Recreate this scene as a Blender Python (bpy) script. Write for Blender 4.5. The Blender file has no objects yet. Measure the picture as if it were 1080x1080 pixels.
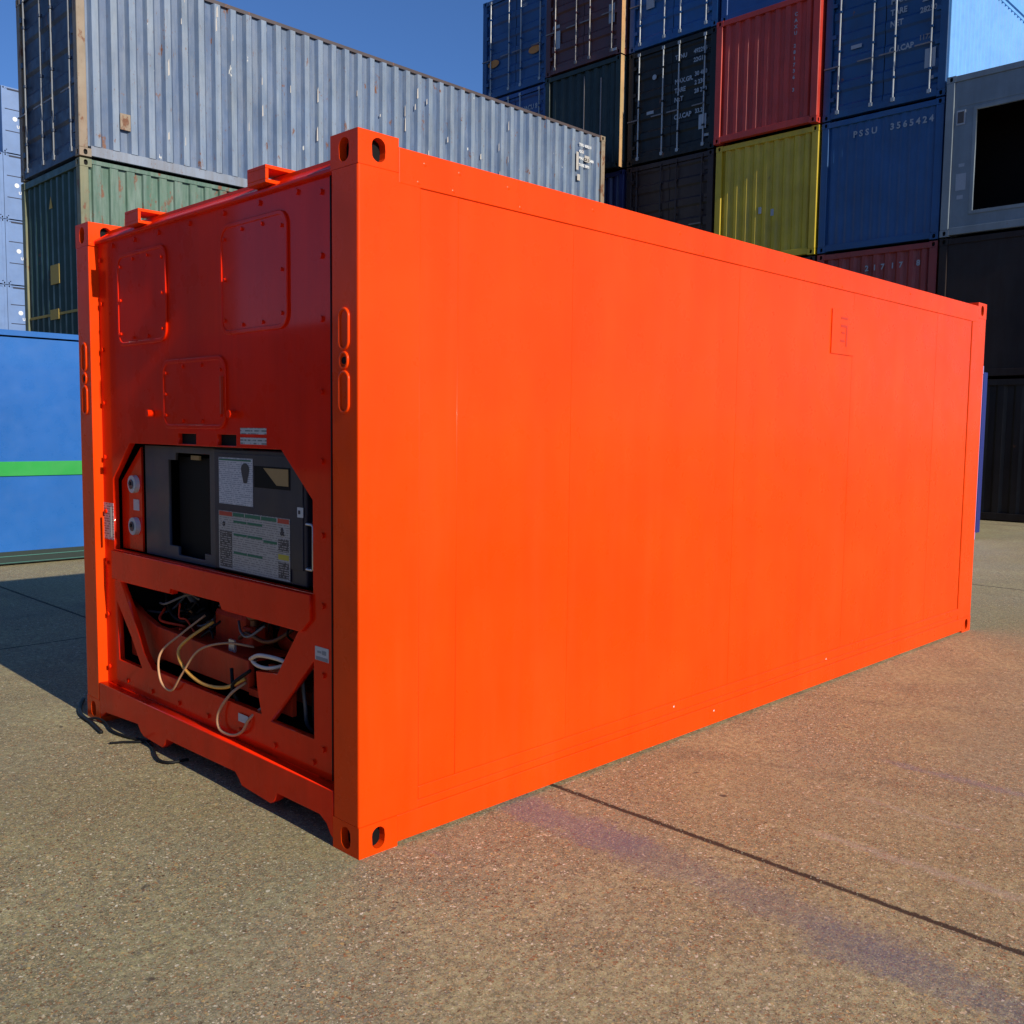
import bpy, math, random
from mathutils import Vector, Matrix
R = math.radians
random.seed(7)
S = bpy.context.scene
C = S.collection

# ---------------------------------------------------------------- camera
cam_d = bpy.data.cameras.new("camera")
cam = bpy.data.objects.new("camera", cam_d); C.objects.link(cam)
yaw, pitch, roll = 0.7783, -0.0852, 0.0121
f = Vector((math.cos(pitch)*math.cos(yaw), math.cos(pitch)*math.sin(yaw), math.sin(pitch)))
rt = Vector((math.sin(yaw), -math.cos(yaw), 0)); up = rt.cross(f)
Rv = math.cos(roll)*rt + math.sin(roll)*up
Uv = -math.sin(roll)*rt + math.cos(roll)*up
M = Matrix((Rv, Uv, -f)).transposed().to_4x4()
M.translation = Vector((-2.0396, -2.7717, 1.569))
cam.matrix_world = M
cam_d.sensor_width = 36; cam_d.lens = 36*1020.09/1080
cam_d.clip_start = 0.05; cam_d.clip_end = 2000
S.camera = cam

# ---------------------------------------------------------------- light
SUN_EL, SUN_AZ = R(26.6), R(1.6)          # azimuth measured from -Y towards -X
sdir = Vector((-math.sin(SUN_AZ)*math.cos(SUN_EL), -math.cos(SUN_AZ)*math.cos(SUN_EL), math.sin(SUN_EL)))
sl = bpy.data.lights.new("sun", 'SUN'); sl.energy = 4.3; sl.angle = R(0.5); sl.color = (1, .91, .76)
so = bpy.data.objects.new("sun", sl); C.objects.link(so)
so.rotation_euler = sdir.to_track_quat('Z', 'Y').to_euler(); so.location = (0, -20, 20)
w = bpy.data.worlds.new("World"); S.world = w; w.use_nodes = True
wn = w.node_tree; bg = wn.nodes["Background"]
sky = wn.nodes.new("ShaderNodeTexSky"); sky.sky_type = 'NISHITA'; sky.sun_disc = False
sky.sun_elevation = SUN_EL; sky.sun_rotation = math.pi + SUN_AZ
sky.air_density = 1.0; sky.dust_density = .0; sky.ozone_density = 5.0; sky.altitude = 0
tint = wn.nodes.new("ShaderNodeMix"); tint.data_type = 'RGBA'; tint.blend_type = 'MULTIPLY'
tint.inputs[0].default_value = 1; tint.inputs[7].default_value = (.84, 1.10, 1.50, 1)     # clear, deep blue air
wn.links.new(sky.outputs[0], tint.inputs[6]); wn.links.new(tint.outputs[2], bg.inputs[0]); bg.inputs[1].default_value = 0.061
S.view_settings.view_transform = 'Standard'; S.view_settings.look = 'None'
S.view_settings.exposure = 0.25; S.view_settings.gamma = 1

# ---------------------------------------------------------------- materials
def new_mat(name):
    m = bpy.data.materials.new(name); m.use_nodes = True
    nt = m.node_tree; b = nt.nodes["Principled BSDF"]
    return m, nt, b
def N(nt, t, **kw):
    n = nt.nodes.new(t)
    for k, v in kw.items(): setattr(n, k, v)
    return n
def noise(nt, vec, scale, detail=4, rough=.55):
    n = N(nt, "ShaderNodeTexNoise"); n.inputs["Scale"].default_value = scale
    n.inputs["Detail"].default_value = detail; n.inputs["Roughness"].default_value = rough
    nt.links.new(vec, n.inputs["Vector"]); return n.outputs["Fac"]
def ramp(nt, fac, a, b, ca=(0,0,0,1), cb=(1,1,1,1)):
    r = N(nt, "ShaderNodeValToRGB"); e = r.color_ramp.elements
    e[0].position = a; e[1].position = b; e[0].color = ca; e[1].color = cb
    nt.links.new(fac, r.inputs[0]); return r.outputs[0]
def mix(nt, fac, a, b, mode='MIX'):
    m = N(nt, "ShaderNodeMix", data_type='RGBA', blend_type=mode)
    for s, v in ((0, fac), (6, a), (7, b)):
        if isinstance(v, (int, float)): m.inputs[s].default_value = v
        elif isinstance(v, tuple): m.inputs[s].default_value = (*v[:3], 1)
        else: nt.links.new(v, m.inputs[s])
    return m.outputs[2]
def math_(nt, op, a, b=None):
    m = N(nt, "ShaderNodeMath", operation=op)
    for i, v in enumerate((a, b)):
        if v is None: continue
        if isinstance(v, (int, float)): m.inputs[i].default_value = v
        else: nt.links.new(v, m.inputs[i])
    return m.outputs[0]
def mapped(nt, scale=(1,1,1), loc=(0,0,0), world=True):
    if world:
        g = N(nt, "ShaderNodeNewGeometry").outputs["Position"]
    else:
        g = N(nt, "ShaderNodeTexCoord").outputs["Object"]
    m = N(nt, "ShaderNodeMapping"); m.inputs["Scale"].default_value = scale; m.inputs["Location"].default_value = loc
    nt.links.new(g, m.inputs[0]); return m.outputs[0]

def paint(name, col, rough=.4, coat=0., dirt=.3, rust=0., chalk=0., chips=0., bump=.15, dirtcol=None, var=.15, wave=0., metal=0., spec=.5, streak=0.):
    m, nt, b = new_mat(name)
    P1 = mapped(nt); PV = mapped(nt, (3.2, 3.2, .35))
    n1 = noise(nt, P1, 1.7, 5); n2 = noise(nt, PV, 2.2, 6, .65)
    dk = tuple(c*(1-var) for c in col); lt = tuple(min(1, c*(1+var)+.02*var) for c in col)
    c = mix(nt, ramp(nt, n1, .3, .7), dk, lt)
    if dirt:
        dc = dirtcol or tuple(.45*x+.03 for x in col)
        c = mix(nt, math_(nt, 'MULTIPLY', ramp(nt, n2, .42, .72), dirt), c, dc)
    if streak:      # thin, uneven spray: paler vertical runs
        n7 = noise(nt, mapped(nt, (7, 7, .5), (6, 2, 1)), 1.3, 5, .6)
        c = mix(nt, math_(nt, 'MULTIPLY', ramp(nt, n7, .50, .74), streak), c, (.86, .16, .05))
    if chalk:
        n3 = noise(nt, mapped(nt, (5, 5, .7), (3, 1, 8)), 1.6, 8, .7)
        c = mix(nt, math_(nt, 'MULTIPLY', ramp(nt, n3, .42, .64), chalk), c, (.55, .57, .58))
    if rust:
        n4 = noise(nt, mapped(nt, (1, 1, .45), (9, 4, 2)), 5.5, 10, .68)
        lo = .69-.17*rust
        c = mix(nt, ramp(nt, n4, lo, lo+.05), c, mix(nt, noise(nt, P1, 40, 3), (.07, .025, .012), (.24, .10, .045)))
    if rust > .3:
        n6 = noise(nt, mapped(nt, (1, 1, .35), (5, 1, 3)), 26, 8, .75)
        c = mix(nt, math_(nt, 'MULTIPLY', ramp(nt, n6, .60, .66), .7), c, (.12, .06, .035))
    if chips:
        n5 = noise(nt, mapped(nt, (1, 1, .3), (2, 7, 5)), 9, 6, .6)
        c = mix(nt, ramp(nt, n5, .73-.06*chips, .74-.06*chips), c, (.62, .62, .58))
    nt.links.new(c, b.inputs["Base Color"])
    r = ramp(nt, noise(nt, P1, 6, 4), .3, .75, (rough*.8,)*3+(1,), (min(1, rough*1.25),)*3+(1,))
    nt.links.new(r, b.inputs["Roughness"])
    b.inputs["Coat Weight"].default_value = coat; b.inputs["Coat Roughness"].default_value = .06
    b.inputs["Metallic"].default_value = metal; b.inputs["Specular IOR Level"].default_value = spec
    bp = N(nt, "ShaderNodeBump"); bp.inputs["Strength"].default_value = bump; bp.inputs["Distance"].default_value = .003
    nt.links.new(noise(nt, P1, 60, 4), bp.inputs["Height"])
    last = bp.outputs[0]
    if wave:
        b2 = N(nt, "ShaderNodeBump"); b2.inputs["Strength"].default_value = wave; b2.inputs["Distance"].default_value = .02
        nt.links.new(noise(nt, P1, 2.3, 2, .4), b2.inputs["Height"]); nt.links.new(last, b2.inputs["Normal"]); last = b2.outputs[0]
    nt.links.new(last, b.inputs["Normal"])
    return m
def flat(name, col, rough=.5, metal=0.):
    m, nt, b = new_mat(name)
    c = mix(nt, noise(nt, mapped(nt), 25, 4), tuple(x*.85 for x in col), tuple(min(1, x*1.1) for x in col))
    nt.links.new(c, b.inputs["Base Color"]); b.inputs["Roughness"].default_value = rough; b.inputs["Metallic"].default_value = metal
    if max(col) < .02: b.inputs["Specular IOR Level"].default_value = .12
    return m

MT = {}
MT['orange'] = paint('orange_paint', (.84, .056, .0008), rough=.30, coat=.05, spec=.14, dirt=.4, var=.10, bump=.06, wave=.35, streak=.05, dirtcol=(.68, .042, .0006))
MT['orange_shaded'] = paint('orange_paint_shaded', (.86, .021, .0005), rough=.30, coat=.34, spec=.04, dirt=.4, var=.10, bump=.04, wave=.3, dirtcol=(.55, .012, .0004))  # same orange paint, redder: the end's shade put into the colour
MT['orange_dull'] = paint('orange_dull', (.60, .034, .006), rough=.5, dirt=.55, rust=.2, var=.25, bump=.4, dirtcol=(.10, .015, .008), spec=.3)
MT['black'] = flat('black_paint', (.006, .006, .007), .6)
MT['dark'] = flat('dark_cavity', (.012, .010, .010), .8)
MT['rubber'] = flat('black_rubber', (.012, .012, .013), .5)
MT['boxgrey'] = paint('control_box_grey', (.016, .015, .034), rough=.45, dirt=.4, var=.15, bump=.1)
MT['panelgrey'] = paint('panel_grey', (.045, .047, .068), rough=.45, dirt=.5, var=.15, bump=.1, dirtcol=(.10, .08, .06))
MT['sticker'] = flat('sticker_white', (.55, .56, .58), .5)
MT['stickerdull'] = flat('sticker_dull', (.42, .40, .38), .6)
MT['print'] = flat('print_dark', (.05, .045, .05), .6)
MT['printgrey'] = flat('print_grey', (.25, .27, .30), .6)
MT['printred'] = flat('print_red', (.5, .06, .03), .6)
MT['printgreen'] = flat('print_green', (.03, .16, .09), .6)
MT['printyel'] = flat('print_yellow', (.5, .42, .05), .6)
MT['tan'] = flat('cardboard_tan', (.38, .25, .10), .7)
MT['steel'] = flat('galvanised_steel', (.6, .6, .58), .35, .6)
MT['rod'] = paint('galvanised_rod', (.34, .38, .42), rough=.4, dirt=.4, var=.15)
MT['white'] = flat('white_paint', (.72, .74, .76), .5)
MT['brownrod'] = paint('dull_rod', (.16, .15, .16), rough=.45, dirt=.4)
MT['cable_pale'] = flat('cable_pale', (.55, .30, .16), .5)
MT['cable_yellow'] = flat('cable_yellow', (.85, .42, .07), .45)
MT['hose_white'] = flat('hose_white', (.75, .62, .50), .45)
MT['copper'] = flat('dull_copper', (.22, .09, .045), .45, .5)
MT['hose_old'] = flat('old_hose', (.28, .22, .15), .6)
MT['logo'] = flat('logo_orange', (.50, .20, .04), .6)
MT['markyel'] = flat('marking_yellow', (.42, .30, .06), .7)
MT['conmark'] = flat('overpainted_mark', (.55, .03, .003), .5)

MT['blueold_side'] = paint('weathered_blue_side', (.080, .125, .220), rough=.42, dirt=.5, rust=.42, chalk=.12, chips=.4, var=.14, dirtcol=(.13, .165, .20))
MT['blueold_rib'] = paint('weathered_blue_rib_pale', (.145, .200, .290), rough=.45, dirt=.45, rust=.4, chalk=.15, chips=.3, var=.15, dirtcol=(.16, .19, .21))  # paler copy of the side blue, for the proud ribs only
MT['blueold_end'] = paint('weathered_blue_end', (.028, .050, .10), rough=.5, dirt=.4, rust=.3, chips=.3, dirtcol=(.06, .06, .07))
MT['rustpost'] = paint('rusty_cream_post', (.22, .18, .13), rough=.6, dirt=.7, rust=.85, chips=.2, dirtcol=(.30, .20, .13), var=.2)
MT['rodold'] = paint('old_rod', (.22, .24, .27), rough=.5, dirt=.5, rust=.2)
MT['rusttop'] = paint('rusty_dark_rail', (.06, .045, .05), rough=.6, dirt=.4, rust=.6)
MT['rustrail'] = paint('blue_grey_rail', (.20, .24, .31), rough=.5, dirt=.5, rust=.5, dirtcol=(.12, .09, .07))
MT['greenold_side'] = paint('weathered_green_side', (.045, .112, .076), rough=.5, dirt=.5, rust=.7, chalk=.15, var=.15, dirtcol=(.15, .22, .16))
MT['greenold_end'] = paint('weathered_green_end', (.022, .060, .046), rough=.5, dirt=.4, rust=.25, dirtcol=(.04, .06, .05))
MT['greenpost'] = paint('green_post_rusty', (.13, .155, .09), rough=.6, dirt=.6, rust=.6, dirtcol=(.30, .24, .14), var=.2)
MT['paleblue'] = paint('pale_blue_side', (.12, .21, .42), rough=.45, dirt=.2, var=.1, dirtcol=(.14, .21, .36))
MT['seam'] = flat('dark_seam', (.02, .025, .05), .7)
MT['newblue'] = paint('fresh_blue', (.020, .125, .42), rough=.3, coat=.5, dirt=.12, var=.06, wave=.12, dirtcol=(.035, .16, .46))
MT['newgreen'] = paint('fresh_green', (.03, .34, .07), rough=.35, coat=.3, dirt=.1, var=.05)
MT['teal'] = flat('teal_edge', (.05, .17, .15), .5)
MT['darkteal'] = flat('dark_teal_rail', (.010, .025, .024), .5)
MT['navy'] = flat('navy_paint', (.01, .015, .16), .4)
MT['lavender'] = paint('lavender_post', (.30, .27, .55), rough=.5, dirt=.3, var=.1)
def two(n, c, **k):
    MT[n] = paint(n + '_paint', c, **{**dict(rough=.45, dirt=.35, rust=.12, var=.15), **k})
two('blueA', (.012, .066, .20)); two('blueA3', (.013, .058, .21)); two('brown', (.085, .022, .022)); two('greendk', (.012, .024, .022), spec=.35)
two('indigo', (.030, .034, .12)); two('blueC', (.008, .080, .25)); two('blackgreen', (.008, .0095, .010), spec=.3); two('browndk', (.030, .017, .018), spec=.35)
two('red', (.45, .032, .018)); two('yellow', (.50, .36, .018), rust=.15); two('blueD', (.010, .065, .24)); two('blueE', (.007, .060, .18))
two('blueflat', (.009, .068, .21)); two('maroon', (.26, .030, .026), rust=.3); two('grey', (.16, .20, .24)); two('nearblack', (.020, .014, .013), spec=.2); two('nearblack_brown', (.024, .014, .012), spec=.2)
MT['skyblue'] = paint('sky_blue_side', (.16, .40, .78), rough=.4, dirt=.15, var=.08, dirtcol=(.2, .42, .70))
MT['orangerust'] = paint('orange_rust_post', (.50, .27, .12), rough=.55, dirt=.5, rust=.4, dirtcol=(.30, .34, .16), var=.2)

def printed(name, paper, ink, pitch, cols=6):
    """rows of tiny illegible print: ink rows on paper, word gaps from noise"""
    m, nt, b = new_mat(name)
    P = mapped(nt); sp = N(nt, "ShaderNodeSeparateXYZ"); nt.links.new(P, sp.inputs[0])
    fr = math_(nt, 'FRACT', math_(nt, 'DIVIDE', sp.outputs[2], pitch))
    row = math_(nt, 'FLOOR', math_(nt, 'DIVIDE', sp.outputs[2], pitch))
    cx = N(nt, "ShaderNodeCombineXYZ"); nt.links.new(math_(nt, 'MULTIPLY', sp.outputs[1], 1/(pitch*1.6)), cx.inputs[0]); nt.links.new(math_(nt, 'MULTIPLY', row, 3.7), cx.inputs[1])
    w_ = noise(nt, cx.outputs[0], 1., 2, .5)
    k = math_(nt, 'MULTIPLY', math_(nt, 'LESS_THAN', fr, .48), ramp(nt, w_, .42, .5))
    nt.links.new(mix(nt, math_(nt, 'MULTIPLY', k, .85), paper, ink), b.inputs["Base Color"]); b.inputs["Roughness"].default_value = .5
    return m
MT['lines_white'] = printed('sheet_print', (.55, .56, .60), (.22, .25, .32), .0085)
MT['lines_dull'] = printed('placard_print', (.42, .40, .38), (.20, .19, .19), .0095)
MT['lines_black'] = printed('panel_print', (.05, .045, .05), (.36, .34, .34), .0095)
MT['lines_label'] = printed('label_print', (.50, .50, .50), (.10, .10, .10), .013)
# ---------------------------------------------------------------- ground material
def ground_mat():
    m, nt, b = new_mat('worn_concrete')
    P = N(nt, "ShaderNodeNewGeometry").outputs["Position"]
    sep = N(nt, "ShaderNodeSeparateXYZ"); nt.links.new(P, sep.inputs[0])
    x, y = sep.outputs[0], sep.outputs[1]
    big = noise(nt, P, .35, 5, .6); mid = noise(nt, P, 2.2, 6, .65); fine = noise(nt, P, 28, 6, .75)
    c = mix(nt, ramp(nt, big, .38, .60), (.310, .280, .120), (.480, .450, .225))
    c = mix(nt, math_(nt, 'MULTIPLY', ramp(nt, mid, .42, .62), .6), c, (.205, .178, .095))
    grey = ramp(nt, noise(nt, mapped(nt, (1, 1, 1), (7, 3, 0)), .9, 6, .6), .45, .65)
    c = mix(nt, math_(nt, 'MULTIPLY', grey, .65), c, (.27, .27, .185))
    c = mix(nt, math_(nt, 'MULTIPLY', ramp(nt, fine, .40, .58), .72), c, (.105, .088, .048))
    c = mix(nt, math_(nt, 'MULTIPLY', ramp(nt, noise(nt, P, 95, 6, .85), .5, .60), .6), c, (.52, .47, .33))
    # exposed aggregate: coloured stones of three sizes
    for sc, lo, amt in ((230, .45, .8), (150, .45, 1.), (92, .66, 1.), (60, .93, .9)):
        v = N(nt, "ShaderNodeTexVoronoi"); v.inputs["Scale"].default_value = sc
        wb = N(nt, "ShaderNodeTexNoise"); wb.inputs["Scale"].default_value = sc*1.1; wb.inputs["Detail"].default_value = 2; nt.links.new(P, wb.inputs["Vector"])
        wv = N(nt, "ShaderNodeVectorMath", operation='SCALE'); nt.links.new(wb.outputs["Color"], wv.inputs[0]); wv.inputs["Scale"].default_value = 1.3/sc
        wob = N(nt, "ShaderNodeVectorMath", operation='ADD'); nt.links.new(P, wob.inputs[0]); nt.links.new(wv.outputs[0], wob.inputs[1]); nt.links.new(wob.outputs[0], v.inputs["Vector"])
        s2 = N(nt, "ShaderNodeSeparateColor"); nt.links.new(v.outputs["Color"], s2.inputs[0])
        stone = N(nt, "ShaderNodeValToRGB"); e = stone.color_ramp.elements
        e[0].position = 0; e[0].color = (.07, .05, .03, 1); e[1].position = 1; e[1].color = (.78, .72, .55, 1)
        for p, cc in ((.2, (.36, .15, .06)), (.38, (.46, .36, .18)), (.55, (.13, .115, .085)), (.7, (.28, .25, .19)), (.85, (.56, .38, .14))):
            k = e.new(p); k.color = (*cc, 1)
        nt.links.new(s2.outputs[1], stone.inputs[0])
        msk = math_(nt, 'MULTIPLY', math_(nt, 'GREATER_THAN', s2.outputs[0], lo), math_(nt, 'LESS_THAN', v.outputs["Distance"], .44))
        patch = ramp(nt, noise(nt, P, 1.1, 4), .25, .6, (.45,)*3+(1,), (1,)*3+(1,))
        c = mix(nt, math_(nt, 'MULTIPLY', math_(nt, 'MULTIPLY', msk, patch), amt), c, stone.outputs[0])
    # reddish dust on the slab beyond the joint
    wobx = math_(nt, 'ADD', x, math_(nt, 'MULTIPLY', math_(nt, 'SUBTRACT', noise(nt, P, 3.5, 3), .5), .05))
    red = ramp(nt, noise(nt, P, .8, 6, .62), .35, .62)
    side = ramp(nt, math_(nt, 'MULTIPLY', math_(nt, 'SUBTRACT', x, .2), .8), .2, .9)
    south = ramp(nt, math_(nt, 'MULTIPLY', math_(nt, 'SUBTRACT', .6, y), .5), .1, .5)
    c = mix(nt, math_(nt, 'MULTIPLY', math_(nt, 'MULTIPLY', red, math_(nt, 'MULTIPLY', side, south)), .18), c, mix(nt, fine, (.40, .30, .12), (.26, .19, .08)))
    # purple-blue paint overspray along the joint
    def stripe(cx, hw, ylo, yhi, colr, amt, nscale=2.5, lo=.35, hi=.6, slope=0.):
        nonlocal c
        xx = math_(nt, 'ADD', wobx, math_(nt, 'MULTIPLY', y, slope))
        wide = math_(nt, 'ABSOLUTE', math_(nt, 'SUBTRACT', xx, cx))
        yb = math_(nt, 'MULTIPLY', ramp(nt, math_(nt, 'SUBTRACT', y, ylo), .0, .15), ramp(nt, math_(nt, 'SUBTRACT', yhi, y), .0, .15))
        lin = math_(nt, 'SUBTRACT', 1.15, math_(nt, 'DIVIDE', wide, hw))
        nz = math_(nt, 'ADD', math_(nt, 'MULTIPLY', math_(nt, 'SUBTRACT', noise(nt, P, nscale, 10, .8), .5), 2.6), math_(nt, 'MULTIPLY', math_(nt, 'SUBTRACT', noise(nt, P, 60, 4, .8), .5), 1.6))
        band = ramp(nt, math_(nt, 'ADD', lin, nz), lo, hi+.25)
        nn = ramp(nt, noise(nt, P, 110, 3, .8), .36, .60, (1,1,1,1), (.25,.25,.25,1))
        c = mix(nt, math_(nt, 'MULTIPLY', math_(nt, 'MULTIPLY', math_(nt, 'MULTIPLY', band, yb), nn), amt), c, colr)
    stripe(.81, .15, -.75, .1, (.17, .125, .20), .75, 4, .30, .5)
    stripe(.80, .17, -1.8, -.45, (.135, .125, .17), .55, 3.2, .32, .6)
    stripe(.73, .15, -3.2, -1.3, (.085, .10, .18), .6, 3.6, .30, .52)
    stripe(.215, .022, -.24, -.05, (.16, .12, .20), .8, 9, .3, .5, .2)
    stripe(.24, .05, -.10, -.05, (.16, .12, .20), .7, 9, .3, .5)
    stripe(2.47, .06, -1.6, -.8, (.17, .15, .24), .55, 6)
    stripe(1.44, .05, -1.9, -.95, (.50, .44, .36), .5, 9, .42, .6)
    stripe(1.92, .03, -1.6, -.9, (.50, .45, .38), .35, 11, .42, .6)
    # scuffs, stains
    st = ramp(nt, noise(nt, mapped(nt, (.6, 2.2, 1), (4, 2, 0)), 1.4, 8, .7), .60, .74)
    c = mix(nt, math_(nt, 'MULTIPLY', st, .45), c, (.09, .075, .06))
    st2 = ramp(nt, noise(nt, mapped(nt, (2.0, .5, 1), (1, 6, 0)), 1.9, 8, .72), .64, .76)
    c = mix(nt, math_(nt, 'MULTIPLY', st2, .35), c, (.42, .36, .29))
    spots = ramp(nt, noise(nt, P, 13, 2, .4), .74, .76)
    c = mix(nt, math_(nt, 'MULTIPLY', spots, .7), c, (.05, .04, .035))
    for (kx, ky, off, hw) in ((.94, .34, 1.9, .10), (.94, .34, 3.3, .10), (-.25, .97, 5.4, .12)):
        dd = math_(nt, 'ADD', math_(nt, 'MULTIPLY', x, kx), math_(nt, 'MULTIPLY', y, ky))
        dd = math_(nt, 'ABSOLUTE', math_(nt, 'SUBTRACT', math_(nt, 'ADD', dd, math_(nt, 'MULTIPLY', noise(nt, P, .5, 2), .35)), off))
        bnd = ramp(nt, math_(nt, 'DIVIDE', dd, hw), .3, 1., (1,1,1,1), (0,0,0,1))
        c = mix(nt, math_(nt, 'MULTIPLY', math_(nt, 'MULTIPLY', bnd, ramp(nt, noise(nt, P, 3.5, 9, .8), .42, .66)), .38), c, (.10, .085, .06))
    crk = N(nt, "ShaderNodeTexVoronoi", feature='DISTANCE_TO_EDGE'); crk.inputs["Scale"].default_value = .42
    cw = N(nt, "ShaderNodeVectorMath", operation='ADD'); cn = N(nt, "ShaderNodeTexNoise"); cn.inputs["Scale"].default_value = 2.2; cn.inputs["Detail"].default_value = 8
    nt.links.new(P, cn.inputs["Vector"]); nt.links.new(P, cw.inputs[0]); nt.links.new(cn.outputs["Color"], cw.inputs[1]); nt.links.new(cw.outputs[0], crk.inputs["Vector"])
    hair = math_(nt, 'MULTIPLY', ramp(nt, crk.outputs["Distance"], .0005, .0022, (1,1,1,1), (0,0,0,1)), ramp(nt, noise(nt, P, .7, 4), .48, .6))
    c = mix(nt, math_(nt, 'MULTIPLY', hair, .3), c, (.07, .055, .035))
    # slab joints
    wj = math_(nt, 'MULTIPLY', math_(nt, 'SUBTRACT', noise(nt, P, 17, 10, .9), .5), .048)
    def joint(coord, at, step, hw):
        s = math_(nt, 'SUBTRACT', math_(nt, 'ADD', coord, wj), at - step/2)
        mo = N(nt, "ShaderNodeMath", operation='FLOORED_MODULO'); nt.links.new(s, mo.inputs[0]); mo.inputs[1].default_value = step
        d = math_(nt, 'ABSOLUTE', math_(nt, 'SUBTRACT', mo.outputs[0], step/2))
        d = math_(nt, 'MULTIPLY', d, math_(nt, 'ADD', .35, math_(nt, 'MULTIPLY', noise(nt, P, 34, 5, .8), 1.3)))
        return ramp(nt, math_(nt, 'DIVIDE', d, hw), .55, 1.0, (1,1,1,1), (0,0,0,1))
    j = math_(nt, 'MAXIMUM', joint(x, 1.067, 7.5, .017), joint(y, 4.41, 7.5, .012))
    c = mix(nt, math_(nt, 'MULTIPLY', j, .93), c, (.035, .024, .016))
    nt.links.new(c, b.inputs["Base Color"])
    b.inputs["Roughness"].default_value = .85; b.inputs["Specular IOR Level"].default_value = .3
    h = math_(nt, 'ADD', math_(nt, 'MULTIPLY', noise(nt, P, 70, 6, .75), 1.0), math_(nt, 'MULTIPLY', j, -3.))
    bp = N(nt, "ShaderNodeBump"); bp.inputs["Strength"].default_value = .55; bp.inputs["Distance"].default_value = .006
    nt.links.new(h, bp.inputs["Height"]); nt.links.new(bp.outputs[0], b.inputs["Normal"])
    return m
MT['ground'] = ground_mat()

# ---------------------------------------------------------------- mesh helpers
class MB:
    def __init__(s): s.v, s.f, s.m, s.g = [], [], [], []
    def add(s, vs, fs, mi=0):
        o = len(s.v); s.g.append(([tuple(p) for p in vs], fs, mi)); s.v += [tuple(p) for p in vs]
        for q in fs: s.f.append([i+o for i in q]); s.m.append(mi)
        return s
    def box(s, x0, x1, y0, y1, z0, z1, mi=0):
        vs = [(x, y, z) for x in (x0, x1) for y in (y0, y1) for z in (z0, z1)]
        return s.add(vs, [(0,1,3,2), (4,6,7,5), (0,4,5,1), (2,3,7,6), (0,2,6,4), (1,5,7,3)], mi)
    def tube(s, pts, r, n=10, cap=True, mi=0):
        pts = [Vector(p) for p in pts]; rings = []
        up = None
        for i, p in enumerate(pts):
            a = pts[max(0, i-1)]; b = pts[min(len(pts)-1, i+1)]; t = (b-a).normalized()
            if up is None:
                up = Vector((0, 0, 1)) if abs(t.z) < .9 else Vector((1, 0, 0))
            u = (up - t*up.dot(t)).normalized(); v = t.cross(u); up = u
            rings.append([p + r*(math.cos(2*math.pi*k/n)*u + math.sin(2*math.pi*k/n)*v) for k in range(n)])
        vs = [q for rg in rings for q in rg]; fs = []
        for i in range(len(rings)-1):
            for k in range(n):
                fs.append((i*n+k, i*n+(k+1) % n, (i+1)*n+(k+1) % n, (i+1)*n+k))
        if cap: fs += [tuple(range(n))[::-1], tuple((len(rings)-1)*n+k for k in range(n))]
        return s.add(vs, fs, mi)
    def each(s, name, mats, parent=None, **k):
        return [MB().add(*q).build(name, mats, parent, **k) for q in s.g]
    def build(s, name, mats, parent=None, bevel=0, smooth=False, loc=None):
        me = bpy.data.meshes.new(name); me.from_pydata(s.v, [], s.f)
        if not isinstance(mats, (list, tuple)): mats = [mats]
        for m in mats: me.materials.append(MT[m] if isinstance(m, str) else m)
        for p, i in zip(me.polygons, s.m): p.material_index = i
        me.update()
        o = link(name, me, parent, smooth)
        if bevel:
            b = o.modifiers.new('bevel', 'BEVEL'); b.width = bevel; b.segments = 2; b.limit_method = 'ANGLE'; b.angle_limit = R(40)
        if loc: o.location = loc
        return o
def link(name, me, parent, smooth=False):
    o = bpy.data.objects.new(name, me); C.objects.link(o); o.parent = parent
    if smooth:
        me.polygons.foreach_set('use_smooth', [True]*len(me.polygons))
    return o
def thing(name, label, cat, loc=(0,0,0), group=None):
    o = bpy.data.objects.new(name, None); C.objects.link(o); o.location = loc; o.empty_display_size = .2
    o['label'] = label; o['category'] = cat
    if group: o['group'] = group
    return o
def spline(pts, n=8):
    P = [Vector(p) for p in pts]; P = [P[0]*2-P[1]] + P + [P[-1]*2-P[-2]]; out = []
    for i in range(1, len(P)-2):
        for k in range(n):
            t = k/n; a, b, c, d = P[i-1:i+3]
            out.append(.5*((2*b)+(c-a)*t+(2*a-5*b+4*c-d)*t*t+(3*b-a-3*c+d)*t**3))
    out.append(P[-2]); return out
FX = Matrix(((0,0,-1,0), (-1,0,0,0), (0,1,0,0), (0,0,0,1)))     # text plane facing -X
FY = Matrix(((1,0,0,0), (0,0,-1,0), (0,1,0,0), (0,0,0,1)))      # text plane facing -Y
def to_mesh(cu, name, mat, parent, basis, origin):
    t = bpy.data.objects.new('tmp', cu); C.objects.link(t)
    dg = bpy.context.evaluated_depsgraph_get(); dg.update()
    me = bpy.data.meshes.new_from_object(t.evaluated_get(dg))
    bpy.data.objects.remove(t); bpy.data.curves.remove(cu)
    me.name = name; me.transform(Matrix.Translation(origin) @ basis)
    me.materials.clear(); me.materials.append(MT[mat])
    return link(name, me, parent)
def plate_x(name, outer, holes, x, th, mat, parent, bev=0.):
    """polygon given as (y, z) points, front face at x, th thick towards +x"""
    cu = bpy.data.curves.new(name, 'CURVE'); cu.dimensions = '2D'; cu.fill_mode = 'BOTH'
    cu.extrude = th/2-bev; cu.bevel_depth = bev; cu.offset = -bev; cu.bevel_resolution = 1
    for poly in [outer]+list(holes):
        sp = cu.splines.new('POLY'); sp.points.add(len(poly)-1); sp.use_cyclic_u = True
        for p, (y, z) in zip(sp.points, poly): p.co = (-y, z, 0, 1)
    return to_mesh(cu, name, mat, parent, FX, Vector((x+th/2, 0, 0)))
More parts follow.
